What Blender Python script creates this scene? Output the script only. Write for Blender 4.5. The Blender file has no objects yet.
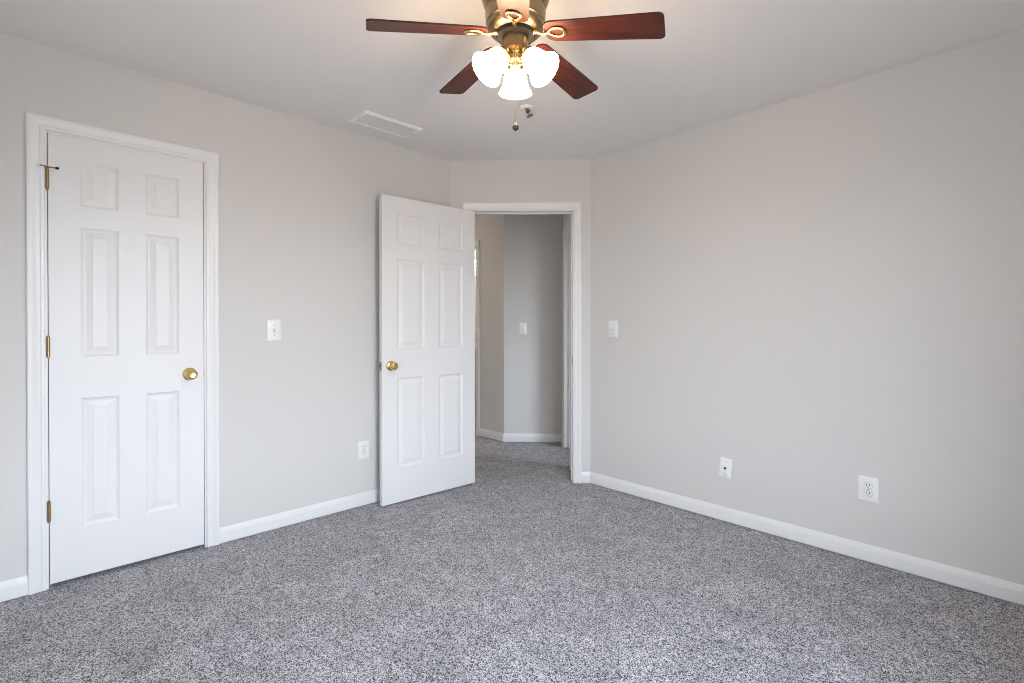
import bpy, bmesh, math, random
from mathutils import Vector, Matrix

random.seed(7)
S = bpy.context.scene
COL = S.collection
PI = math.pi
CEIL = 2.44          # ceiling height
D = 0.753            # the diagonal wall cuts the corner this far along both walls
WT = 0.115           # wall thickness
BX, BY = 3.40, -3.40 # the two walls behind the camera

# ------------------------------------------------------------------ camera
YAW, PITCH = 2.37875832, -0.00545578
cam_d = bpy.data.cameras.new('camera')
cam = bpy.data.objects.new('camera', cam_d)
COL.objects.link(cam)
cam.location = (3.05292, -3.01800, 1.18189)
cam.rotation_euler = (PI / 2 + PITCH, 0, YAW - PI / 2)
cam_d.sensor_width = 36.0
cam_d.lens = 497.6306 / 1024 * 36.0
cam_d.shift_y = -12.0688 / 1024
cam_d.clip_start = 0.02
S.camera = cam

# ------------------------------------------------------------------ light of the place
SKY = 20.0
LAMP = 34.0
world = bpy.data.worlds.new('sky')
S.world = world
world.use_nodes = True
wn = world.node_tree
wn.nodes.clear()
tc = wn.nodes.new('ShaderNodeTexCoord')
sp = wn.nodes.new('ShaderNodeSeparateXYZ')
rp = wn.nodes.new('ShaderNodeValToRGB')
bg = wn.nodes.new('ShaderNodeBackground')
wo = wn.nodes.new('ShaderNodeOutputWorld')
mr = wn.nodes.new('ShaderNodeMapRange')
mr.inputs['From Min'].default_value = -1
mr.inputs['From Max'].default_value = 1
wn.links.new(tc.outputs['Generated'], sp.inputs[0])
wn.links.new(sp.outputs['Z'], mr.inputs['Value'])
wn.links.new(mr.outputs[0], rp.inputs[0])
el = rp.color_ramp.elements
el[0].position = 0.0; el[0].color = (0.17, 0.175, 0.18, 1)
el[1].position = 1.0; el[1].color = (0.645, 0.80, 1.0, 1)
e = el.new(0.47); e.color = (0.21, 0.215, 0.22, 1)
e = el.new(0.53); e.color = (0.81, 0.895, 1.0, 1)
wn.links.new(rp.outputs[0], bg.inputs['Color'])
bg.inputs['Strength'].default_value = SKY
wn.links.new(bg.outputs[0], wo.inputs[0])

S.view_settings.view_transform = 'Standard'
S.view_settings.look = 'None'
S.view_settings.gamma = 1.0
S.view_settings.use_curve_mapping = False
S.view_settings.exposure = 0.07
S.cycles.use_denoising = True
S.cycles.filter_width = 1.0
S.cycles.denoising_prefilter = 'NONE'
S.cycles.max_bounces = 14
S.cycles.diffuse_bounces = 8
S.cycles.sample_clamp_indirect = 8.0


# ------------------------------------------------------------------ materials
def mat(name, col, rough=0.5, metal=0.0, spec=0.5, emit=None, strength=0.0):
    m = bpy.data.materials.new(name)
    m.use_nodes = True
    b = m.node_tree.nodes['Principled BSDF']
    b.inputs['Base Color'].default_value = (*col, 1)
    b.inputs['Roughness'].default_value = rough
    b.inputs['Metallic'].default_value = metal
    b.inputs['Specular IOR Level'].default_value = spec
    if emit:
        b.inputs['Emission Color'].default_value = (*emit, 1)
        b.inputs['Emission Strength'].default_value = strength
    return m


def noise_bump(m, scale, strength, dist=0.001, detail=2.0):
    nt = m.node_tree
    b = nt.nodes['Principled BSDF']
    t = nt.nodes.new('ShaderNodeTexCoord')
    n = nt.nodes.new('ShaderNodeTexNoise')
    n.inputs['Scale'].default_value = scale
    n.inputs['Detail'].default_value = detail
    u = nt.nodes.new('ShaderNodeBump')
    u.inputs['Strength'].default_value = strength
    u.inputs['Distance'].default_value = dist
    nt.links.new(t.outputs['Object'], n.inputs['Vector'])
    nt.links.new(n.outputs['Fac'], u.inputs['Height'])
    nt.links.new(u.outputs['Normal'], b.inputs['Normal'])


M = {}
M['wall'] = mat('wall_paint', (0.665, 0.655, 0.640), 0.62, spec=0.25)
noise_bump(M['wall'], 260, 0.10)
M['ceiling'] = mat('ceiling_paint', (0.84, 0.815, 0.79), 0.8, spec=0.1)
noise_bump(M['ceiling'], 180, 0.12)
M['trim'] = mat('white_trim_paint', (0.80, 0.80, 0.80), 0.32, spec=0.45)
M['door'] = mat('white_door_paint', (0.79, 0.79, 0.79), 0.38, spec=0.4)
noise_bump(M['door'], 140, 0.05)
M['plate'] = mat('white_plastic', (0.84, 0.84, 0.83), 0.3, spec=0.5)
M['slot'] = mat('dark_slot', (0.03, 0.03, 0.03), 0.6)
M['screw'] = mat('screw_metal', (0.42, 0.41, 0.39), 0.4, metal=1)
M['brass'] = mat('polished_brass', (0.83, 0.62, 0.26), 0.2, metal=1)
M['cast_brass'] = mat('cast_brass', (0.60, 0.44, 0.19), 0.27, metal=1)
M['old_brass'] = mat('antique_brass', (0.30, 0.225, 0.13), 0.30, metal=1)
M['hinge'] = mat('hinge_brass', (0.38, 0.255, 0.12), 0.35, metal=1)
M['black'] = mat('black_metal', (0.012, 0.011, 0.010), 0.55, spec=0.2)
M['rubber'] = mat('white_rubber', (0.75, 0.75, 0.73), 0.6)
M['vent'] = mat('white_enamel', (0.90, 0.90, 0.89), 0.4)
M['louver'] = mat('grey_enamel', (0.74, 0.75, 0.74), 0.45)
M['duct'] = mat('grey_duct', (0.40, 0.40, 0.40), 0.7)
M['chrome'] = mat('chrome', (0.75, 0.74, 0.72), 0.18, metal=1)
M['fob'] = mat('dark_wood_fob', (0.05, 0.035, 0.025), 0.4)
M['glow'] = mat('lit_frosted_glass', (0.95, 0.93, 0.9), 0.4, emit=(1.0, 0.72, 0.45), strength=LAMP)
M['bulb'] = mat('lit_bulb', (1, 1, 1), 0.4, emit=(1.0, 0.78, 0.54), strength=LAMP)
M['globe'] = mat('lit_globe', (1, 1, 1), 0.4, emit=(1.0, 0.86, 0.68), strength=70.0)
M['hall_glow'] = mat('lit_hall_glass', (1, 1, 1), 0.4, emit=(1.0, 0.84, 0.64), strength=42.0)
M['mirror'] = mat('mirror_glass', (0.9, 0.9, 0.9), 0.02, metal=1)
M['tile'] = mat('beige_tile', (0.45, 0.38, 0.31), 0.35)
M['counter'] = mat('white_counter', (0.8, 0.79, 0.77), 0.2)


def wood_mat():
    m = bpy.data.materials.new('mahogany')
    m.use_nodes = True
    nt = m.node_tree
    b = nt.nodes['Principled BSDF']
    t = nt.nodes.new('ShaderNodeTexCoord')
    mp = nt.nodes.new('ShaderNodeMapping')
    mp.inputs['Scale'].default_value = (5, 90, 30)
    n = nt.nodes.new('ShaderNodeTexNoise')
    n.inputs['Scale'].default_value = 1.0
    n.inputs['Detail'].default_value = 4
    n.inputs['Distortion'].default_value = 0.6
    r = nt.nodes.new('ShaderNodeValToRGB')
    r.color_ramp.elements[0].position = 0.3
    r.color_ramp.elements[0].color = (0.028, 0.006, 0.004, 1)
    r.color_ramp.elements[1].position = 0.72
    r.color_ramp.elements[1].color = (0.105, 0.021, 0.011, 1)
    nt.links.new(t.outputs['UV'], mp.inputs['Vector'])
    nt.links.new(mp.outputs[0], n.inputs['Vector'])
    nt.links.new(n.outputs['Fac'], r.inputs[0])
    nt.links.new(r.outputs[0], b.inputs['Base Color'])
    b.inputs['Roughness'].default_value = 0.4
    b.inputs['Specular IOR Level'].default_value = 0.3
    return m


M['wood'] = wood_mat()


def carpet_mat():
    m = bpy.data.materials.new('carpet_pile')
    m.use_nodes = True
    nt = m.node_tree
    N, L = nt.nodes.new, nt.links.new
    b = nt.nodes['Principled BSDF']
    t = N('ShaderNodeTexCoord')
    # tufts: two scales of speckle
    n1 = N('ShaderNodeTexVoronoi'); n1.inputs['Scale'].default_value = 400
    n2 = N('ShaderNodeTexVoronoi'); n2.inputs['Scale'].default_value = 190
    # brushed patches of leaning pile
    n3 = N('ShaderNodeTexNoise'); n3.inputs['Scale'].default_value = 5.5; n3.inputs['Detail'].default_value = 7; n3.inputs['Roughness'].default_value = 0.68; n3.inputs['Distortion'].default_value = 1.3
    for n in (n1, n2, n3):
        L(t.outputs['Object'], n.inputs['Vector'])
    s1 = N('ShaderNodeSeparateColor'); s2 = N('ShaderNodeSeparateColor')
    L(n1.outputs['Color'], s1.inputs[0]); L(n2.outputs['Color'], s2.inputs[0])
    avg = N('ShaderNodeMix'); avg.data_type = 'FLOAT'; avg.inputs['Factor'].default_value = 0.36
    L(s1.outputs[0], avg.inputs['A']); L(s2.outputs[0], avg.inputs['B'])
    r1 = N('ShaderNodeValToRGB')
    r1.color_ramp.elements[0].position = 0.33; r1.color_ramp.elements[0].color = (0.010, 0.010, 0.013, 1)
    r1.color_ramp.elements[1].position = 0.69; r1.color_ramp.elements[1].color = (0.565, 0.552, 0.582, 1)
    L(avg.outputs['Result'], r1.inputs[0])
    r3 = N('ShaderNodeValToRGB')
    r3.color_ramp.elements[0].position = 0.36; r3.color_ramp.elements[0].color = (0.82, 0.82, 0.82, 1)
    r3.color_ramp.elements[1].position = 0.64; r3.color_ramp.elements[1].color = (1.20, 1.20, 1.20, 1)
    L(n3.outputs['Fac'], r3.inputs[0])
    mix2 = N('ShaderNodeMix'); mix2.data_type = 'RGBA'; mix2.blend_type = 'MULTIPLY'
    mix2.inputs['Factor'].default_value = 1.0
    L(r1.outputs[0], mix2.inputs['A']); L(r3.outputs[0], mix2.inputs['B'])
    L(mix2.outputs['Result'], b.inputs['Base Color'])
    bp = N('ShaderNodeBump'); bp.inputs['Strength'].default_value = 0.4; bp.inputs['Distance'].default_value = 0.005
    L(avg.outputs['Result'], bp.inputs['Height'])
    L(bp.outputs['Normal'], b.inputs['Normal'])
    b.inputs['Roughness'].default_value = 0.95
    b.inputs['Specular IOR Level'].default_value = 0.05
    b.inputs['Sheen Weight'].default_value = 0.25
    b.inputs['Sheen Roughness'].default_value = 0.5
    return m


M['carpet'] = carpet_mat()


def pane_mat():
    m = bpy.data.materials.new('window_glass')
    m.use_nodes = True
    nt = m.node_tree
    nt.nodes.clear()
    o = nt.nodes.new('ShaderNodeOutputMaterial')
    mx = nt.nodes.new('ShaderNodeMixShader')
    tr = nt.nodes.new('ShaderNodeBsdfTransparent')
    gl = nt.nodes.new('ShaderNodeBsdfGlossy')
    gl.inputs['Roughness'].default_value = 0.02
    mx.inputs[0].default_value = 0.06
    nt.links.new(tr.outputs[0], mx.inputs[1])
    nt.links.new(gl.outputs[0], mx.inputs[2])
    nt.links.new(mx.outputs[0], o.inputs[0])
    return m


M['pane'] = pane_mat()


# ------------------------------------------------------------------ mesh helpers
def new():
    return bmesh.new()


def obj(name, bm, m, parent=None, smooth=None, kind=None, label=None, category=None, group=None):
    """One mesh object. Vertices are in the parent's own frame."""
    bmesh.ops.recalc_face_normals(bm, faces=bm.faces)
    me = bpy.data.meshes.new(name)
    bm.to_mesh(me)
    bm.free()
    me.materials.append(M[m] if isinstance(m, str) else m)
    if smooth is not None:
        me.polygons.foreach_set('use_smooth', [True] * len(me.polygons))
        me.set_sharp_from_angle(angle=math.radians(smooth))
    o = bpy.data.objects.new(name, me)
    COL.objects.link(o)
    if parent:
        o.parent = parent
    if kind: o['kind'] = kind
    if label: o['label'] = label
    if category: o['category'] = category
    if group: o['group'] = group
    return o


def empty(name, loc, rotz=0.0, label=None, category=None, group=None, kind=None):
    o = bpy.data.objects.new(name, None)
    o.empty_display_size = 0.1
    COL.objects.link(o)
    o.location = loc
    o.rotation_euler = (0, 0, rotz)
    if label: o['label'] = label
    if category: o['category'] = category
    if group: o['group'] = group
    if kind: o['kind'] = kind
    return o


def box(bm, x0, x1, y0, y1, z0, z1, bev=0.0, seg=2):
    vs = [bm.verts.new((x, y, z)) for x in (x0, x1) for y in (y0, y1) for z in (z0, z1)]
    fs = [(0, 1, 3, 2), (4, 6, 7, 5), (0, 4, 5, 1), (2, 3, 7, 6), (0, 2, 6, 4), (1, 5, 7, 3)]
    faces = [bm.faces.new([vs[i] for i in f]) for f in fs]
    if bev:
        es = list({e for f in faces for e in f.edges})
        bmesh.ops.bevel(bm, geom=es, offset=bev, segments=seg, profile=0.6, affect='EDGES')


def prism(bm, pts, y0, y1, bev=0.0):
    """Polygon pts in (x,z), between y0 and y1."""
    a = [bm.verts.new((x, y0, z)) for x, z in pts]
    b = [bm.verts.new((x, y1, z)) for x, z in pts]
    n = len(pts)
    bm.faces.new(a)
    bm.faces.new(b[::-1])
    for i in range(n):
        bm.faces.new((a[i], a[(i + 1) % n], b[(i + 1) % n], b[i]))


def basis(axis):
    w = Vector(axis).normalized()
    u = w.orthogonal().normalized()
    return u, w.cross(u), w


def lathe(bm, prof, origin=(0, 0, 0), axis=(0, 0, 1), n=32, caps=True):
    """prof: list of (radius, distance along the axis)."""
    u, v, w = basis(axis)
    o = Vector(origin)
    rings = []
    for r, t in prof:
        if r < 1e-6:
            rings.append([bm.verts.new(o + w * t)])
        else:
            rings.append([bm.verts.new(o + w * t + (u * math.cos(2 * PI * i / n) + v * math.sin(2 * PI * i / n)) * r) for i in range(n)])
    for A, B in zip(rings, rings[1:]):
        for i in range(n):
            j = (i + 1) % n
            if len(A) == 1 and len(B) == 1:
                continue
            if len(A) == 1:
                bm.faces.new((A[0], B[i], B[j]))
            elif len(B) == 1:
                bm.faces.new((A[i], A[j], B[0]))
            else:
                bm.faces.new((A[i], A[j], B[j], B[i]))
    if caps:
        for R in (rings[0], rings[-1]):
            if len(R) > 2:
                bm.faces.new(R)


def tube(bm, pts, r, n=10, closed=False, flat=None, radii=None):
    """A tube along pts; flat=(vector, k) squashes it by k along a direction."""
    P = [Vector(p) for p in pts]
    rings = []
    m = len(P)
    prev = None
    for i in range(m):
        if closed:
            t = (P[(i + 1) % m] - P[i - 1]).normalized()
        else:
            t = (P[min(i + 1, m - 1)] - P[max(i - 1, 0)]).normalized()
        if prev is None:
            u = t.orthogonal().normalized()
        else:
            u = (prev - t * prev.dot(t)).normalized()
        prev = u
        v = t.cross(u)
        rr = radii[i] if radii else r
        ring = []
        for k in range(n):
            d = (u * math.cos(2 * PI * k / n) + v * math.sin(2 * PI * k / n)) * rr
            if flat:
                fv = Vector(flat[0]).normalized()
                d = d - fv * d.dot(fv) * (1 - flat[1])
            ring.append(bm.verts.new(P[i] + d))
        rings.append(ring)
    last = m if closed else m - 1
    for i in range(last):
        A, B = rings[i], rings[(i + 1) % m]
        for k in range(n):
            bm.faces.new((A[k], A[(k + 1) % n], B[(k + 1) % n], B[k]))
    if not closed:
        bm.faces.new(rings[0])
        bm.faces.new(rings[-1])


def arc_rect(x0, x1, z0, z1, r, k=6):
    out = []
    for cx, cz, a0 in ((x1 - r, z1 - r, 0), (x0 + r, z1 - r, 90), (x0 + r, z0 + r, 180), (x1 - r, z0 + r, 270)):
        for i in range(k + 1):
            a = math.radians(a0 + 90 * i / k)
            out.append((cx + r * math.cos(a), cz + r * math.sin(a)))
    return out


# ------------------------------------------------------------------ the setting: floor, ceiling, walls
# A wall's own frame: x to the right as seen from its room, y into the wall, z up.
def struct(name, bm, m, loc=(0, 0, 0), rotz=0.0, parent=None, smooth=None):
    o = obj(name, bm, m, parent, smooth, kind='structure' if not parent else None)
    o.location = loc
    o.rotation_euler = (0, 0, rotz)
    return o


def wall(name, loc, rotz, x0, x1, holes=(), t=WT, m='wall', h=CEIL):
    """A wall slab from x0 to x1 with rectangular holes (xa, xb, za, zb)."""
    bm = new()
    xs = sorted({x0, x1, *[v for hh in holes for v in hh[:2]]})
    for a, b in zip(xs, xs[1:]):
        hs = [hh for hh in holes if hh[0] <= a + 1e-6 and hh[1] >= b - 1e-6]
        if not hs:
            box(bm, a, b, 0, t, 0, h)
        else:
            za, zb = hs[0][2:]
            if za > 0:
                box(bm, a, b, 0, t, 0, za)
            box(bm, a, b, 0, t, zb, h)
    return struct(name, bm, m, loc, rotz)


bm = new(); box(bm, -3.6, BX + 0.2, BY - 0.2, 2.8, -0.06, 0.0)
floor = struct('floor', bm, 'carpet')
bm = new(); box(bm, -3.6, BX + 0.2, BY - 0.2, 2.8, CEIL, CEIL + 0.06)
ceiling = struct('ceiling', bm, 'ceiling')

R45 = PI / 4
DIAG = (0, -D, 0)             # left end of the diagonal wall, rot 45 deg
# closet door opening and bedroom door opening in wall coordinates
CX0, CX1, CTOP = -2.981, -2.371, 2.053        # left wall frame: x = world y
EX0, EX1, ETOP = 0.161, 0.933, 2.055          # diagonal wall frame
JT = 0.018
wall('wall_left', (0, 0, 0), PI / 2, BY - WT, -D + 0.02, [(CX0 - JT, CX1 + JT, 0, CTOP + JT)])
wall('wall_right', (0, 0, 0), 0, D - 0.02, BX + WT)
wall('wall_corner', DIAG, R45, 0.0, D * 2 ** 0.5, [(EX0 - JT, EX1 + JT, 0, ETOP + JT)])

# unseen window behind the camera, added as the daylight source
W2 = (-2.92, -1.68, 0.38, 2.06)    # along world y in the wall x = BX
# wall y=BY seen from the room: x right = -world x
wall('wall_front', (0, BY, 0), PI, -BX - WT, WT)
# wall x=BX seen from the room: x right = -world y
wall('wall_side', (BX, 0, 0), -PI / 2, -WT, -BY + WT, [(-W2[1], -W2[0], W2[2], W2[3])])


def window(name, loc, rotz, xa, xb, za, zb):
    bm = new()
    f = 0.05
    for a in ((xa, xa + f, za, zb), (xb - f, xb, za, zb), (xa + f, xb - f, za, za + f), (xa + f, xb - f, zb - f, zb), (xa + f, xb - f, (za + zb) / 2 - 0.02, (za + zb) / 2 + 0.02)):
        box(bm, a[0], a[1], 0.03, 0.09, a[2], a[3], 0.004)
    w = struct(name, bm, 'trim', loc, rotz)
    bm = new()
    box(bm, xa - 0.05, xb + 0.05, -0.03, 0.05, za - 0.03, za, 0.006)
    obj('sill', bm, 'trim', w)
    for a, b in ((za + f, (za + zb) / 2 - 0.02), ((za + zb) / 2 + 0.02, zb - f)):
        bm = new()
        box(bm, xa + f, xb - f, 0.058, 0.062, a, b)
        obj('pane', bm, 'pane', w)
    # light portal: helps the sampler find the opening, gives no light of its own
    ld = bpy.data.lights.new('window_portal', 'AREA')
    ld.shape = 'RECTANGLE'; ld.size = xb - xa; ld.size_y = zb - za
    ld.cycles.is_portal = True
    lo = bpy.data.objects.new('window_portal', ld)
    COL.objects.link(lo)
    mw = Matrix.Translation(loc) @ Matrix.Rotation(rotz, 4, 'Z')
    lo.location = mw @ Vector(((xa + xb) / 2, 0.12, (za + zb) / 2))
    lo.rotation_euler = (PI / 2, 0, rotz + PI)
    # area lights shine along -Z: turn it to face the room
    lo.rotation_euler = (mw.to_3x3() @ Matrix.Rotation(-PI / 2, 3, 'X')).to_euler()
    return w


window('added_window_1', (BX, 0, 0), -PI / 2, -W2[1], -W2[0], W2[2], W2[3])

# the hall behind the diagonal wall
HFAR = 1.331                                   # far wall, parallel to the diagonal wall
HC = Vector((-0.687, 0.443, 0))                # outer corner where the hall turns left
u45 = Vector((1, 1, 0)) / 2 ** 0.5
n45 = Vector((-1, 1, 0)) / 2 ** 0.5
diag0 = Vector(DIAG)
far0 = diag0 + n45 * HFAR                      # far wall's x = 0 lines up with the diagonal wall's x = 0
SC = (HC - far0).dot(u45)                      # where its left end is
HRS = 0.957                                    # hall's right wall
wall('wall_hall_back', far0, R45, SC, HRS + 0.10)
wall('wall_hall_left', (0, HC.y, 0), 0, -3.3, HC.x - 0.0005, [(-1.85 - JT, -1.134 + JT, 0, 2.05 + JT)])
r0 = diag0 + u45 * HRS + n45 * WT              # right hall wall: frame rot -45, x runs back towards the bedroom
HR = far0 + u45 * HRS                          # its far end
RJ0, RJ1 = 0.225, 0.935                        # doorway in it
wall('wall_hall_right', HR, -R45, -0.05, HFAR - WT + 0.05, [(RJ0 - JT, RJ1 + JT, 0, 2.05 + JT)])
# unseen room behind the hall's right doorway, added for its daylight
W3 = (0.55, 1.35, 0.60, 1.90)                  # its added window, along world y in the wall x = RX
RX = 2.60
wall('wall_added_room_left', (-0.40, 0, 0), PI / 2, 0.85, 2.75)
wall('wall_added_room_back', (0, 2.60, 0), 0, -0.45, RX + WT)
wall('wall_added_room_right', (RX, 0, 0), -PI / 2, -2.7, -0.02, [(-W3[1], -W3[0], W3[2], W3[3])])
window('added_window_2', (RX, 0, 0), -PI / 2, -W3[1], -W3[0], W3[2], W3[3])
wall('wall_hall_front', (0, -0.62, 0), PI, 0.03, 3.3)
wall('wall_hall_end', (-3.2, 0, 0), PI / 2, -0.8, 2.0)
# bathroom beyond the hall, closet behind the left door
wall('wall_bath_back', (0, 1.80, 0), 0, -3.3, -0.9)
wall('wall_bath_right', (-1.06, 0, 0), -PI / 2, -1.85, -HC.y - WT)
bm = new()
box(bm, -0.62, -0.60, CX0 - 0.2, CX1 + 0.2, 0, CEIL)
box(bm, -0.60, -WT, CX0 - 0.22, CX0 - 0.2, 0, CEIL)
box(bm, -0.60, -WT, CX1 + 0.2, CX1 + 0.22, 0, CEIL)
struct('wall_closet', bm, 'wall')
bm = new(); box(bm, -3.2, -1.06, HC.y + 0.05, 1.80, 0.0, 0.006)
struct('floor_bath', bm, 'tile')

# casings and jambs ------------------------------------------------
CPROF = [(0, 0), (0, .0080), (.003, .0105), (.012, .0115), (.016, .0092), (.020, .0092), (.034, .0125), (.040, .0160), (.046, .0172), (.053, .0165), (.057, .0120), (.057, 0)]


def casing(name, loc, rotz, x0, x1, top, depth=WT, rv=0.006, wide=1.0):
    """Mitred casing round an opening plus, as children, its jamb and stop."""
    bm = new()
    a, b, c = x0 - rv, x1 + rv, top + rv
    rows = []
    for w, t in [(w_ * wide, t_) for w_, t_ in CPROF]:
        rows.append([bm.verts.new(p) for p in ((a - w, -t, 0.003), (a - w, -t, c + w), (b + w, -t, c + w), (b + w, -t, 0.003))])
    for A, B in zip(rows, rows[1:]):
        for i in range(3):
            bm.faces.new((A[i], A[i + 1], B[i + 1], B[i]))
    bm.faces.new([r[0] for r in rows])
    bm.faces.new([r[3] for r in rows][::-1])
    o = struct(name, bm, 'trim', loc, rotz, smooth=25)
    bm = new()
    box(bm, x0 - JT, x0, -0.001, depth + 0.001, 0.002, top + JT)
    box(bm, x1, x1 + JT, -0.001, depth + 0.001, 0.002, top + JT)
    box(bm, x0, x1, -0.001, depth + 0.001, top, top + JT)
    obj('jamb', bm, 'trim', o)
    bm = new()
    s = 0.011
    box(bm, x0, x0 + s, 0.042, 0.074, 0.003, top, 0.002)
    box(bm, x1 - s, x1, 0.042, 0.074, 0.003, top, 0.002)
    box(bm, x0 + s, x1 - s, 0.042, 0.074, top - s, top, 0.002)
    obj('door_stop', bm, 'trim', o)
    return o


trim_closet = casing('trim_1', (0, 0, 0), PI / 2, CX0, CX1, CTOP, rv=0.008, wide=1.06)
trim_entry = casing('trim_2', DIAG, R45, EX0, EX1, ETOP)
trim_bath = casing('trim_3', (0, HC.y, 0), 0, -1.85, -1.134, 2.05)
trim_hall = casing('trim_4', HR, -R45, RJ0, RJ1, 2.05)
# brass strike plate in the entry jamb
bm = new()
box(bm, EX1 - 0.0025, EX1 + 0.001, 0.004, 0.036, 0.893, 0.963, 0.0006)
sp_ = obj('strike_plate', bm, 'hinge', trim_entry, label='brass strike plate')
bm = new(); box(bm, EX1 - 0.0030, EX1 - 0.0020, 0.013, 0.027, 0.918, 0.944)
obj('latch_hole', bm, 'slot', sp_)

# baseboards ------------------------------------------------
BPROF = [(0, 0.008), (-.0135, 0.008), (-.0135, .060), (-.0120, .0635), (-.0095, .0655), (-.0095, .0685), (-.0080, .076), (-.0045, .083), (-.0035, .087), (0, .088)]


def baseboard(name, loc, rotz, x0, x1, cut0=0.0, cut1=0.0):
    """cut: how far the board's face is shifted along x per unit of depth at each end (mitres)."""
    bm = new()
    A = [bm.verts.new((x0 - y * cut0, y, z)) for y, z in BPROF]
    B = [bm.verts.new((x1 + y * cut1, y, z)) for y, z in BPROF]
    n = len(A)
    for i in range(n):
        bm.faces.new((A[i], A[(i + 1) % n], B[(i + 1) % n], B[i]))
    bm.faces.new(A); bm.faces.new(B[::-1])
    return struct(name, bm, 'trim', loc, rotz, smooth=20)


k = math.tan(math.radians(22.5))
baseboard('baseboard_left', (0, 0, 0), PI / 2, BY, CX0 - 0.063)
baseboard('baseboard_left.001', (0, 0, 0), PI / 2, CX1 + 0.063, -D, 0, k)
baseboard('baseboard_corner', DIAG, R45, 0, EX0 - 0.063, k, 0)
baseboard('baseboard_corner.001', DIAG, R45, EX1 + 0.063, D * 2 ** .5, 0, k)
baseboard('baseboard_right', (0, 0, 0), 0, D, BX, k, 1)
baseboard('baseboard_front', (0, BY, 0), PI, -BX, 0, 1, 1)
baseboard('baseboard_side', (BX, 0, 0), -PI / 2, 0, -BY, 1, 1)
baseboard('baseboard_hall_back', far0, R45, SC - 0.004, HRS, -k, 1)
baseboard('baseboard_hall_left', (0, HC.y, 0), 0, -1.134 + 0.063, HC.x, 0, -k)
baseboard('baseboard_hall_right', HR, -R45, 0, RJ0 - 0.063, 1, 0)


# ------------------------------------------------------------------ six-panel doors
def door_face(bm, w, h, xs, zs, y, sgn):
    """One moulded face: panels xs (pairs) by zs (pairs) sunk into a flat sheet at y; sgn=+1 sinks towards +y."""
    gx = sorted({0, w, *[v for p in xs for v in p]})
    gz = sorted({0, h, *[v for p in zs for v in p]})
    V = {}

    def v(x, z, d=0.0):
        key = (round(x, 5), round(z, 5), round(d, 5))
        if key not in V:
            V[key] = bm.verts.new((x, y + sgn * d, z))
        return V[key]

    for xa, xb in zip(gx, gx[1:]):
        for za, zb in zip(gz, gz[1:]):
            if (xa, xb) in xs and (za, zb) in zs:
                rings = []
                for ins, dep in ((0, 0), (0.004, 0.0035), (0.011, 0.0075), (0.017, 0.0082), (0.040, 0.0028), (0.043, 0.0012), (0.046, 0.0012)):
                    rings.append([v(xa + ins, za + ins, dep), v(xb - ins, za + ins, dep), v(xb - ins, zb - ins, dep), v(xa + ins, zb - ins, dep)])
                for A, B in zip(rings, rings[1:]):
                    for i in range(4):
                        bm.faces.new((A[i], A[(i + 1) % 4], B[(i + 1) % 4], B[i]))
                bm.faces.new(rings[-1])
            else:
                bm.faces.new((v(xa, za), v(xb, za), v(xb, zb), v(xa, zb)))


ZROWS = [(0.228, 0.828), (1.020, 1.620), (1.718, 1.922)]


def six_panel_door(name, w, h, stile, pw, loc, rotz, th=0.035):
    xs = [(stile, stile + pw), (w - stile - pw, w - stile)]
    bm = new()
    door_face(bm, w, h, xs, ZROWS, 0, 1)
    door_face(bm, w, h, xs, ZROWS, th, -1)
    per = sorted({0, w, *[q for p in xs for q in p]})
    pz = sorted({0, h, *[q for p in ZROWS for q in p]})
    for z in (0, h):
        for a, b in zip(per, per[1:]):
            bm.faces.new([bm.verts.new(c) for c in ((a, 0, z), (b, 0, z), (b, th, z), (a, th, z))])
    for x in (0, w):
        for a, b in zip(pz, pz[1:]):
            bm.faces.new([bm.verts.new(c) for c in ((x, 0, a), (x, 0, b), (x, th, b), (x, th, a))])
    bmesh.ops.remove_doubles(bm, verts=bm.verts, dist=1e-5)
    return struct(name, bm, 'door', loc, rotz)


KNOB = [(0.0335, 0), (0.0335, 0.003), (0.031, 0.006), (0.024, 0.010), (0.0135, 0.013), (0.0115, 0.020), (0.0115, 0.028), (0.017, 0.032), (0.0245, 0.037), (0.0275, 0.044), (0.0272, 0.051), (0.023, 0.057), (0.016, 0.0605), (0.0145, 0.0600), (0.0, 0.0615)]


def knob(door, x, z, y, sgn):
    bm = new()
    lathe(bm, KNOB, (x, y, z), (0, sgn, 0), 32)
    return obj('door_knob', bm, 'brass', door, 40, label='polished brass knob')


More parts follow.
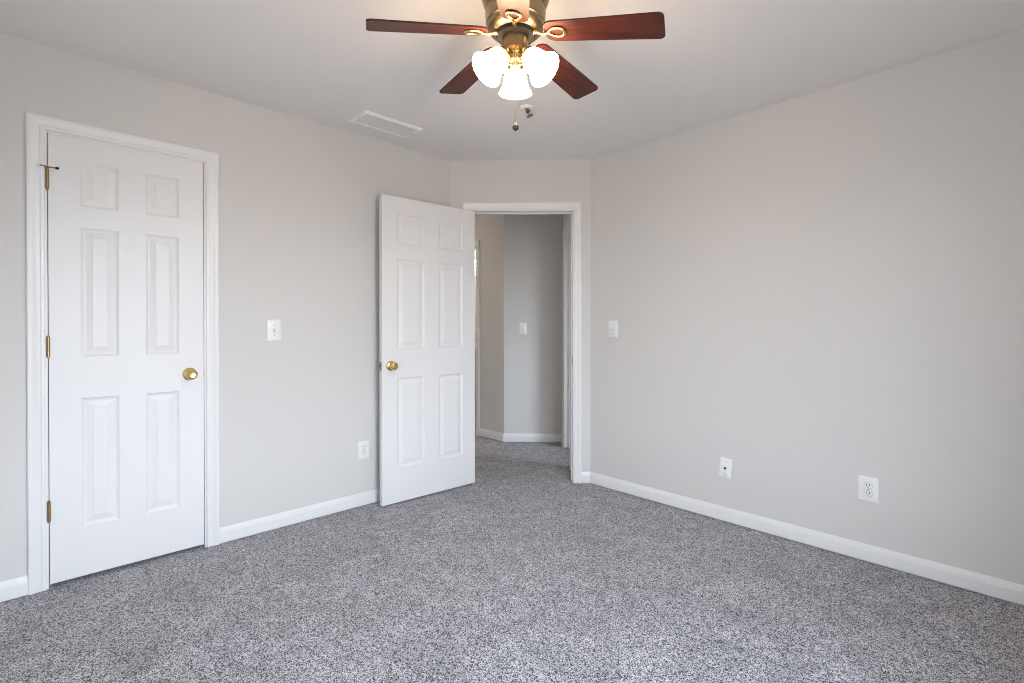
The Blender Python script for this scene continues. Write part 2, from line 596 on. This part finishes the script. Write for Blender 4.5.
# closet door, shut ------------------------------------------------
door1 = six_panel_door('door_1', 0.604, 2.030, 0.110, 0.139, (0.002, CX0 + 0.003, 0.022), PI / 2)
knob(door1, 0.604 - 0.064, 0.912, 0, -1)
bm = new()
box(bm, 0.6035, 0.6070, -0.002, 0.012, 0.888, 0.934, 0.0006)
obj('latch', bm, 'hinge', door1)
for z in (1.822, 1.070, 0.330):
    bm = new()
    for i in range(5):
        za = z - 0.0445 + i * 0.0178
        lathe(bm, [(0.0050, 0), (0.0063, 0.0008), (0.0063, 0.0168), (0.0050, 0.0176)], (-0.002, -0.0055, za), (0, 0, 1), 16)
    for s in (1, -1):
        lathe(bm, [(0.004, 0), (0.0048, 0.001), (0.0048, 0.003), (0.0025, 0.0055), (0, 0.006)], (-0.002, -0.0055, z + s * 0.0445), (0, 0, s), 14)
    box(bm, -0.004, 0.001, -0.002, 0.03, z - 0.0445, z + 0.0445)
    hg = obj('hinge', bm, 'hinge', door1, 40, label='brass hinge with a pin door stop' if z > 1.5 else 'brass hinge')
    if z > 1.5:
        zt = z + 0.0525
        bm = new()
        lathe(bm, [(0.008, 0), (0.0105, 0.001), (0.0105, 0.004), (0.008, 0.005)], (-0.002, -0.0055, zt - 0.003), (0, 0, 1), 20)
        tube(bm, [(-0.002, -0.0055, zt), (0.010, -0.016, zt - 0.001), (0.028, -0.022, zt - 0.003)], 0.0026)
        tube(bm, [(-0.002, -0.0055, zt), (-0.012, -0.018, zt), (-0.030, -0.022, zt)], 0.0030)
        hs = obj('hinge_stop', bm, 'hinge', hg, 40)
        bm = new()
        lathe(bm, [(0.0045, 0), (0.0055, 0.001), (0.0055, 0.010), (0.004, 0.012)], (0.025, -0.021, zt - 0.003), (0.95, -0.3, -0.08), 14)
        hs_tip = obj('stop_tip', bm, 'black', hg, 40, label='black rubber tip')
        bm = new()
        lathe(bm, [(0.006, 0), (0.0075, 0.001), (0.0075, 0.007), (0.006, 0.009)], (-0.026, -0.0215, zt), (-1, 0.1, 0), 16)
        obj('stop_bumper', bm, 'rubber', hg, 40, label='white rubber bumper')

# bedroom door, standing open along the left wall ------------------
OA = math.atan2(0.745, 0.028)
door2 = six_panel_door('door_2', 0.756, 2.030, 0.110, 0.209, (0.1347, -1.3965, 0.013), OA)
knob(door2, 0.063, 0.912, 0, -1)
bm = new()
lathe(bm, [(r, t * 0.9) for r, t in KNOB], (0.063, 0.035, 0.912), (0, 1, 0), 32)
obj('door_knob', bm, 'brass', door2, 40, label='polished brass knob')
bm = new()
box(bm, -0.0012, 0.001, 0.005, 0.030, 0.884, 0.940, 0.0005)
lp = obj('latch_plate', bm, 'hinge', door2, label='brass latch plate on the door edge')
bm = new()
prism(bm, [(-0.008, 0.904), (0.0, 0.904), (0.0, 0.921), (-0.008, 0.921)], 0.012, 0.021)
obj('latch', bm, 'hinge', lp)
for z in (1.80, 1.05, 0.32):
    bm = new()
    lathe(bm, [(0.0050, 0), (0.0063, 0.001), (0.0063, 0.088), (0.0050, 0.089)], (0.7605, 0.040, z - 0.0445), (0, 0, 1), 16)
    box(bm, 0.7555, 0.7585, 0.008, 0.040, z - 0.0445, z + 0.0445)
    obj('hinge', bm, 'hinge', door2, 40, label='brass hinge')

LABELS = {
    'door_1': ('shut white six-panel closet door with brass knob in the left wall', 'door'),
    'door_2': ('white six-panel bedroom door standing open against the left wall', 'door'),
    'trim_1': ('white moulded casing around the shut closet door', 'trim'),
    'trim_2': ('white moulded casing around the open doorway in the corner', 'trim'),
    'trim_3': ('white casing of the lit doorway far left in the hall', 'trim'),
    'trim_4': ('white casing of the doorway on the right side of the hall', 'trim'),
    'floor': ('speckled grey cut-pile carpet over the whole floor', 'carpet'),
    'ceiling': ('flat pale ceiling above the ceiling fan', 'ceiling'),
    'wall_left': ('pale grey wall holding the shut closet door', 'wall'),
    'wall_right': ('long pale grey wall with the cable jack and wide outlet', 'wall'),
    'wall_corner': ('narrow angled grey wall around the open doorway', 'wall'),
}
for nm, (lb, ct) in LABELS.items():
    o = bpy.data.objects[nm]
    o['label'] = lb
    o['category'] = ct


# ------------------------------------------------------------------ switches and outlets
def plate(bm, w, h, t=0.006):
    pts = arc_rect(-w / 2, w / 2, -h / 2, h / 2, 0.005, 4)
    i1 = arc_rect(-w / 2 + 0.0015, w / 2 - 0.0015, -h / 2 + 0.0015, h / 2 - 0.0015, 0.004, 4)
    i2 = arc_rect(-w / 2 + 0.007, w / 2 - 0.007, -h / 2 + 0.007, h / 2 - 0.007, 0.003, 4)
    rings = [[bm.verts.new((x, y, z)) for x, z in P] for P, y in ((pts, 0), (pts, -t * 0.35), (i1, -t * 0.6), (i2, -t))]
    n = len(pts)
    for A, B in zip(rings, rings[1:]):
        for i in range(n):
            bm.faces.new((A[i], A[(i + 1) % n], B[(i + 1) % n], B[i]))
    bm.faces.new(rings[-1])
    bm.faces.new(rings[0][::-1])


def screw(parent, x, z, y=-0.006, m='screw', r=0.0034):
    bm = new()
    lathe(bm, [(r, 0), (r, 0.0008), (r * 0.6, 0.0016), (0, 0.0018)], (x, y, z), (0, -1, 0), 14)
    return obj('screw', bm, m, parent, 40)


def light_switch(loc, rotz, w, h, label, tilt=0.0):
    t = empty('light_switch', loc, rotz, label, 'light switch')
    t.rotation_euler = Matrix.Rotation(rotz, 3, 'Z').__matmul__(Matrix.Rotation(tilt, 3, 'Y')).to_euler()
    bm = new(); plate(bm, w, h)
    obj('cover_plate', bm, 'plate', t, 35)
    bm = new(); box(bm, -0.0052, 0.0052, -0.0066, -0.0055, -0.012, 0.012)
    obj('toggle_slot', bm, 'duct', t)
    bm = new()
    pr = [(-0.004, -0.006), (0.004, -0.006)]
    a = [bm.verts.new((x, y, z)) for x, y, z in ((-.0045, -.006, -.007), (.0045, -.006, -.007), (.0045, -.006, .009), (-.0045, -.006, .009))]
    b = [bm.verts.new((x, y, z)) for x, y, z in ((-.0035, -.017, .006), (.0035, -.017, .006), (.0035, -.016, .012), (-.0035, -.016, .012))]
    bm.faces.new(a); bm.faces.new(b)
    for i in range(4):
        bm.faces.new((a[i], a[(i + 1) % 4], b[(i + 1) % 4], b[i]))
    obj('toggle', bm, 'plate', t)
    screw(t, 0, 0.030); screw(t, 0, -0.030)
    return t


light_switch((0.0005, -2.0175, 1.161), PI / 2, 0.079, 0.125, 'white toggle light switch beside the shut closet door', -0.02)
light_switch((0.956, -0.0005, 1.164), 0, 0.079, 0.125, 'white toggle light switch on the right wall near the corner doorway')
hs = far0 + u45 * ((Vector((-0.551, 0.579, 0)) - far0).dot(u45)) - n45 * 0.0005
light_switch((hs.x, hs.y, 1.164), R45, 0.077, 0.120, 'white toggle light switch in the hall, seen through the doorway')


def outlet(loc, rotz, w, h, label):
    t = empty('wall_outlet', loc, rotz, label, 'outlet')
    bm = new(); plate(bm, w, h)
    obj('cover_plate', bm, 'plate', t, 35)
    for s in (1, -1):
        cz = s * 0.0195
        bm = new()
        pts = []
        for i in range(32):
            a = 2 * PI * i / 32
            pts.append((0.0172 * math.cos(a), cz + max(-0.0138, min(0.0138, 0.0172 * math.sin(a)))))
        prism(bm, pts, -0.0078, -0.0055)
        rc = obj('receptacle', bm, 'plate', t)
        bm = new()
        prism(bm, [(x * 1.075, cz + (z_ - cz) * 1.09) for x, z_ in pts], -0.0063, -0.0056)
        obj('receptacle_gap', bm, 'duct', rc)
        for sx in (-1, 1):
            bm = new()
            box(bm, sx * 0.0070 - 0.0016, sx * 0.0070 + 0.0016, -0.0082, -0.0076, cz - 0.001, cz + 0.0085)
            obj('slot', bm, 'slot', rc)
        bm = new()
        lathe(bm, [(0.0027, 0), (0.0027, 0.0006)], (0, -0.0076, cz - 0.0075), (0, -1, 0), 14)
        obj('ground_hole', bm, 'slot', rc)
    screw(t, 0, 0)
    return t


outlet((0.0005, -1.457, 0.368), PI / 2, 0.078, 0.124, 'white duplex outlet low on the left wall beside the open door')
outlet((2.486, -0.0005, 0.366), 0, 0.086, 0.127, 'white duplex outlet low on the right wall')

t = empty('cable_jack', (1.770, -0.0005, 0.325), 0, 'crooked white coaxial cable wall plate low on the right wall', 'cable jack')
t.rotation_euler = (0, 0.085, 0)
bm = new(); plate(bm, 0.072, 0.122)
obj('cover_plate', bm, 'plate', t, 35)
bm = new()
lathe(bm, [(0.0062, 0), (0.0062, 0.003), (0.0048, 0.003), (0.0048, 0.010), (0.0030, 0.010), (0.0030, 0.006)], (0, -0.0058, 0.001), (0, -1, 0), 20)
obj('coax_connector', bm, 'black', t, 40, label='dark threaded connector')
screw(t, 0, 0.041, m='screw'); screw(t, 0, -0.041, m='screw')

# ------------------------------------------------------------------ ceiling register
t = empty('air_vent', (0.272, -1.440, CEIL), 0, 'white rectangular louvered air vent in the ceiling', 'air vent')
hx, hy = 0.100, 0.198
bm = new()
rings = []
for ins, z in ((0, 0), (0.0, -0.004), (0.009, -0.013), (0.020, -0.013), (0.022, -0.004), (0.022, 0)):
    rings.append([bm.verts.new((sx * (hx - ins), sy * (hy - ins), z)) for sx, sy in ((-1, -1), (1, -1), (1, 1), (-1, 1))])
for A, B in zip(rings, rings[1:]):
    for i in range(4):
        bm.faces.new((A[i], A[(i + 1) % 4], B[(i + 1) % 4], B[i]))
obj('frame', bm, 'vent', t)
bm = new()
box(bm, -hx + 0.02, hx - 0.02, -hy + 0.02, hy - 0.02, -0.0012, -0.0004)
obj('duct_backing', bm, 'duct', t)
bm = new()
ns = 11
for i in range(ns):
    cx = -hx + 0.030 + (2 * hx - 0.060) * i / (ns - 1)
    a = math.radians(-22)
    dx, dz = 0.0066 * math.cos(a), 0.0066 * math.sin(a)
    vs = [(cx - dx, -0.0055 + dz), (cx + dx, -0.0055 - dz), (cx + dx, -0.0045 - dz), (cx - dx, -0.0045 + dz)]
    A = [bm.verts.new((x, -hy + 0.022, z)) for x, z in vs]
    B = [bm.verts.new((x, hy - 0.022, z)) for x, z in vs]
    bm.faces.new(A); bm.faces.new(B[::-1])
    for j in range(4):
        bm.faces.new((A[j], A[(j + 1) % 4], B[(j + 1) % 4], B[j]))
obj('louvers', bm, 'louver', t, label='grey slanted louvers')
for sy in (-1, 1):
    bm = new()
    lathe(bm, [(0.004, 0), (0.004, 0.001), (0.002, 0.002), (0, 0.002)], (0, sy * (hy - 0.0145), -0.013), (0, 0, -1), 14)
    obj('screw', bm, 'screw', t, 40)

# ------------------------------------------------------------------ sprinkler head
t = empty('ceiling_sprinkler', (1.040, -0.980, CEIL), 0, 'small fire sprinkler head with white collar on the ceiling', 'sprinkler')
rh = Vector((math.sin(YAW), -math.cos(YAW), 0))
fh = Vector((math.cos(YAW), math.sin(YAW), 0))
ax = (Vector((0, 0, -1)) + rh * 0.42).normalized()
bm = new()
lathe(bm, [(0.040, 0), (0.040, 0.002), (0.036, 0.007), (0.022, 0.011), (0.016, 0.011), (0.014, 0.003)], (0, 0, 0), (0, 0, -1), 32)
obj('escutcheon', bm, 'vent', t, 40, label='white round collar')
bm = new()
lathe(bm, [(0.009, -0.002), (0.009, 0.018), (0.0135, 0.019), (0.0135, 0.030), (0.009, 0.031)], (0, 0, 0), ax, 20)
obj('stem', bm, 'old_brass', t, 40)
bm = new()
uu, vv, ww = basis(ax)
for s in (1, -1):
    tube(bm, [ww * 0.026 + uu * s * 0.006, ww * 0.034 + uu * s * 0.013, ww * 0.044 + uu * s * 0.012, ww * 0.052 + uu * s * 0.003], 0.0026, 8)
obj('frame_arms', bm, 'chrome', t, 40)
bm = new()
lathe(bm, [(0.0028, 0.028), (0.0034, 0.036), (0.0028, 0.047)], (0, 0, 0), ax, 12)
obj('bulb', bm, 'hinge', t, 40)
bm = new()
n = 36
prof = []
A = []
for i in range(n):
    r = 0.0195 if (i // 2) % 2 == 0 else 0.0160
    a = 2 * PI * i / n
    A.append((uu * math.cos(a) + vv * math.sin(a)) * r)
lo = [bm.verts.new(ww * 0.0505 + p) for p in A]
hi = [bm.verts.new(ww * 0.0550 + p) for p in A]
bm.faces.new(lo); bm.faces.new(hi[::-1])
for i in range(n):
    bm.faces.new((lo[i], lo[(i + 1) % n], hi[(i + 1) % n], hi[i]))
obj('deflector', bm, 'old_brass', t)

# ------------------------------------------------------------------ ceiling fan
FD, FL = 1.853, 0.013
fc = Vector((cam.location.x, cam.location.y, 0)) + fh * FD + rh * FL
fan = empty('ceiling_fan', (fc.x, fc.y, CEIL), 0, 'antique brass ceiling fan with five mahogany blades and three lit glass shades', 'ceiling fan')


def Z(z):
    return z - CEIL


# housing: stepped bowl against the ceiling
bm = new()
lathe(bm, [(0.098, Z(2.4395)), (0.112, Z(2.4360)), (0.122, Z(2.4180)), (0.1255, Z(2.4050)), (0.1250, Z(2.3940)), (0.1215, Z(2.3820)), (0.1160, Z(2.3690)), (0.1115, Z(2.3600)),
           (0.1055, Z(2.3560)), (0.1055, Z(2.3525)), (0.1115, Z(2.3480)), (0.1125, Z(2.3400)), (0.1115, Z(2.3280)), (0.1100, Z(2.3200)), (0.1110, Z(2.3160)), (0.1105, Z(2.3080)), (0.1090, Z(2.3010)), (0.1060, Z(2.2990)), (0.1060, Z(2.2965)),
           (0.1030, Z(2.2840)), (0.0950, Z(2.2750)), (0.0850, Z(2.2685)), (0.0760, Z(2.2660)), (0.0745, Z(2.2700))], n=64)
obj('motor_housing', bm, 'old_brass', fan, 28)
bm = new()
lathe(bm, [(0.071, Z(2.2720)), (0.0725, Z(2.2670)), (0.0725, Z(2.2570)), (0.0705, Z(2.2540)), (0.048, Z(2.2530))], n=48)
obj('flywheel', bm, 'black', fan, 40, label='black flywheel')
bm = new()
lathe(bm, [(0.0475, Z(2.2580)), (0.0480, Z(2.2480)), (0.0480, Z(2.2120)), (0.0465, Z(2.2030)), (0.041, Z(2.2010)), (0.028, Z(2.1990))], n=48)
obj('switch_cup', bm, 'old_brass', fan, 40)
bm = new()
lathe(bm, [(0.029, Z(2.2020)), (0.030, Z(2.1950)), (0.026, Z(2.1880)), (0.0275, Z(2.1810)), (0.0275, Z(2.1650)), (0.023, Z(2.1590)), (0.014, Z(2.1550)), (0.009, Z(2.1510)), (0.009, Z(2.1460)), (0.005, Z(2.1410)), (0, Z(2.1400))], n=40)
obj('light_fitter', bm, 'cast_brass', fan, 40, label='polished brass fitter')

# blades
PHASE, HWT, HWR, PITCHB, DROOP, RB, R0, ZB = -0.039, 0.063, 0.053, -0.188, 0.104, 0.533, 0.112, 2.253
nb = (Vector((0, 0, 1)) + fh * -0.077 + rh * 0.022).normalized()
cb = Vector((0, 0, Z(ZB)))


def blade_point(th, rr, w, off=0.0):
    a = th + PHASE
    ra = -fh * math.cos(a) + rh * math.sin(a)
    ra = (ra - nb * ra.dot(nb)).normalized()
    ta = nb.cross(ra)
    side = ta * math.cos(PITCHB) + nb * math.sin(PITCHB)
    nn = nb * math.cos(PITCHB) - ta * math.sin(PITCHB)
    return cb + ra * rr - nb * DROOP * (rr - 0.18) + side * w + nn * off


def blade_outline():
    out = []

    def hw(r):
        return HWR + (HWT - HWR) * (r - 0.18) / (RB - 0.18)
    rt, rr0 = 0.020, 0.034
    for i in range(9):                       # tip corners, rounded
        a = PI / 2 * (1 - i / 8)
        out.append((RB - rt + rt * math.cos(a), hw(RB) - rt + rt * math.sin(a)))
    for i in range(9):
        a = -PI / 2 * i / 8
        out.append((RB - rt + rt * math.cos(a), -hw(RB) + rt + rt * math.sin(a)))
    for i in range(9):                       # root corners, rounder
        a = -PI / 2 - PI / 2 * i / 8
        out.append((R0 + rr0 + rr0 * math.cos(a), -hw(R0) + rr0 + rr0 * math.sin(a)))
    for i in range(9):
        a = PI - PI / 2 * i / 8
        out.append((R0 + rr0 + rr0 * math.cos(a), hw(R0) - rr0 + rr0 * math.sin(a)))
    return out


OUT = blade_outline()
for k_ in range(5):
    th = math.radians(72 * k_)
    bm = new()
    uvl = bm.loops.layers.uv.new('UVMap')
    lo = [bm.verts.new(blade_point(th, r, w, -0.003)) for r, w in OUT]
    hi = [bm.verts.new(blade_point(th, r, w, 0.003)) for r, w in OUT]
    fl = bm.faces.new(lo); fu = bm.faces.new(hi[::-1])
    n = len(OUT)
    for f, seq in ((fl, OUT), (fu, OUT[::-1])):
        for lp_, (r, w) in zip(f.loops, seq):
            lp_[uvl].uv = (r + k_ * 0.7, w)
    for i in range(n):
        j = (i + 1) % n
        f = bm.faces.new((lo[i], lo[j], hi[j], hi[i]))
        for lp_, q in zip(f.loops, (i, j, j, i)):
            lp_[uvl].uv = (OUT[q][0] + k_ * 0.7, OUT[q][1])
    bl = obj('blade', bm, 'wood', fan)
    # blade iron: an arm from the flywheel to a teardrop ring under the blade root
    bm = new()
    loop = []
    for i in range(28):
        a = 2 * PI * i / 28
        rr = 0.158 + 0.030 * math.cos(a)
        ww_ = 0.0225 * math.sin(a) * (1.0 + 0.22 * math.cos(a))
        loop.append(blade_point(th, rr, ww_, -0.0068))
    tube(bm, loop, 0.0066, 10, closed=True, flat=(nb, 0.55))
    a = th + PHASE
    ra = -fh * math.cos(a) + rh * math.sin(a)
    arm = [ra * 0.066 + Vector((0, 0, Z(2.261))), ra * 0.085 + Vector((0, 0, Z(2.258))), blade_point(th, 0.108, 0, -0.010), blade_point(th, 0.122, 0, -0.0078), blade_point(th, 0.133, 0, -0.007)]
    tube(bm, arm, 0.006, 10, flat=(nb, 0.7), radii=[0.010, 0.009, 0.0072, 0.0068, 0.0085])
    bi = obj('blade_iron', bm, 'cast_brass', bl, 50, label='polished brass blade bracket with an open ring')

# lights
PHI = math.radians(44)
SHADE = [(0.0245, 0.0), (0.028, 0.006), (0.036, 0.014), (0.0425, 0.026), (0.0455, 0.042), (0.0475, 0.058), (0.0510, 0.074), (0.0570, 0.090), (0.0650, 0.104), (0.0685, 0.110)]
INNER = [(0.0660, 0.1095), (0.0625, 0.1030), (0.0545, 0.0895), (0.0485, 0.074), (0.0450, 0.058), (0.0430, 0.042), (0.0400, 0.027), (0.0335, 0.0155), (0.0240, 0.008)]
for th in (60, -60, 180):
    a = math.radians(th)
    ra = -fh * math.cos(a) + rh * math.sin(a)
    axis = ra * math.sin(PHI) - Vector((0, 0, 1)) * math.cos(PHI)
    neck = ra * 0.050 + Vector((0, 0, Z(2.178)))
    bm = new()
    tube(bm, [ra * 0.020 + Vector((0, 0, Z(2.180))), ra * 0.034 + Vector((0, 0, Z(2.186))), neck - axis * 0.008], 0.0075, 12)
    obj('light_arm', bm, 'cast_brass', fan, 50)
    bm = new()
    lathe(bm, [(0.008, -0.014), (0.020, -0.012), (0.0285, -0.004), (0.0300, 0.004), (0.0300, 0.012), (0.0285, 0.013), (0.0270, 0.004)], neck, axis, 32)
    obj('shade_holder', bm, 'cast_brass', fan, 40)
    bm = new()
    lathe(bm, [(r * 0.95, t_ * 0.93) for r, t_ in SHADE + INNER], neck, axis, 40, caps=False)
    sh = obj('light_shade', bm, 'glow', fan, 60, label='lit frosted white glass bell shade')
    bm = new()
    lathe(bm, [(0.012, 0.004), (0.013, 0.020), (0.020, 0.036), (0.025, 0.052), (0.023, 0.068), (0.014, 0.079), (0, 0.083)], neck, axis, 24)
    obj('bulb', bm, 'bulb', sh, 60, label='lit light bulb')

# pull chain on the camera side of the switch cup
px_ = -fh * 0.050
bm = new()
tube(bm, [px_ * 0.9 + Vector((0, 0, Z(2.230))), px_ * 1.06 + Vector((0, 0, Z(2.229))), px_ * 1.1 + Vector((0, 0, Z(2.220))), px_ * 1.1 + Vector((0, 0, Z(1.915)))], 0.0009, 6)
zz = 2.215
while zz > 1.922:
    lathe(bm, [(0, -0.0017), (0.0010, -0.0010), (0.0014, 0), (0.0010, 0.0010), (0, 0.0014)], px_ * 1.1 + Vector((0, 0, Z(zz))), (0, 0, 1), 6)
    zz -= 0.0052
ch = obj('pull_chain', bm, 'old_brass', fan, 60, label='thin brass pull chain')
bm = new()
lathe(bm, [(0, 0.0), (0.003, -0.001), (0.0045, -0.006), (0.0095, -0.014), (0.0115, -0.020), (0.0105, -0.026), (0.006, -0.0305), (0, -0.032)], px_ * 1.1 + Vector((0, 0, Z(1.921))), (0, 0, 1), 24)
obj('chain_fob', bm, 'fob', ch, 60, label='dark teardrop fob')

# ------------------------------------------------------------------ hall and bathroom
t = empty('added_hall_light', (-2.1, -0.1, CEIL), 0, 'unseen round ceiling light added to light the hall', 'ceiling light')  # unseen lamp round the bend, added to brighten the hall's left wall
bm = new()
lathe(bm, [(0.15, 0), (0.15, -0.012), (0.14, -0.018)], n=40)
obj('base', bm, 'old_brass', t, 40)
bm = new()
lathe(bm, [(0.138, -0.016), (0.135, -0.035), (0.11, -0.065), (0.06, -0.085), (0, -0.09)], n=40)
obj('glass_bowl', bm, 'hall_glow', t, 60)

t = empty('vanity_light', (-2.62, 1.80, 2.12), 0, 'lit bathroom vanity light with round bulbs, beyond the hall', 'wall light')
bm = new(); box(bm, -0.32, 0.32, -0.035, -0.001, -0.05, 0.05, 0.008)
obj('back_bar', bm, 'chrome', t)
for x in (-0.22, 0.0, 0.22):
    bm = new()
    lathe(bm, [(0.022, 0.0), (0.022, 0.030), (0.018, 0.034)], (x, -0.034, 0), (0, -1, 0), 20)
    sk = obj('socket', bm, 'chrome', t, 40)
    bm = new()
    lathe(bm, [(0.014, 0)] + [(0.045 * math.sin(q), 0.050 - 0.045 * math.cos(q)) for q in [0.33 + i * (PI - 0.33) / 12 for i in range(12)]] + [(0, 0.095)], (x, -0.066, 0), (0, -1, 0), 28)
    obj('globe_bulb', bm, 'globe', sk, 60)

t = empty('bathroom_mirror', (-2.62, 1.80, 1.0), 0, 'wall mirror above the bathroom vanity, beyond the hall', 'mirror')
bm = new()
for a in ((-0.5, -0.46, 0, 0.98), (0.46, 0.5, 0, 0.98), (-0.46, 0.46, 0, 0.04), (-0.46, 0.46, 0.94, 0.98)):
    box(bm, a[0], a[1], -0.022, -0.001, a[2], a[3], 0.004)
obj('frame', bm, 'trim', t)
bm = new(); box(bm, -0.46, 0.46, -0.010, -0.002, 0.04, 0.94)
obj('glass', bm, 'mirror', t)

t = empty('bathroom_vanity', (-2.62, 1.80, 0.006), 0, 'white bathroom vanity cabinet, beyond the hall', 'cabinet')
bm = new(); box(bm, -0.50, 0.50, -0.50, -0.001, 0.09, 0.83, 0.002); box(bm, -0.48, 0.48, -0.44, -0.01, 0.0, 0.09)
obj('carcass', bm, 'trim', t)
bm = new(); box(bm, -0.52, 0.52, -0.53, -0.001, 0.83, 0.865, 0.006); box(bm, -0.52, 0.52, -0.025, -0.001, 0.865, 0.96, 0.004)
obj('countertop', bm, 'counter', t)
for s in (-1, 1):
    bm = new(); box(bm, s * 0.245 - 0.225, s * 0.245 + 0.225, -0.519, -0.501, 0.12, 0.80, 0.005)
    dr = obj('cabinet_door', bm, 'trim', t)
    bm = new(); lathe(bm, [(0.006, 0), (0.006, 0.010), (0.013, 0.016), (0.013, 0.022), (0, 0.026)], (s * 0.045, -0.519, 0.70), (0, -1, 0), 18)
    obj('cabinet_knob', bm, 'brass', dr, 40)
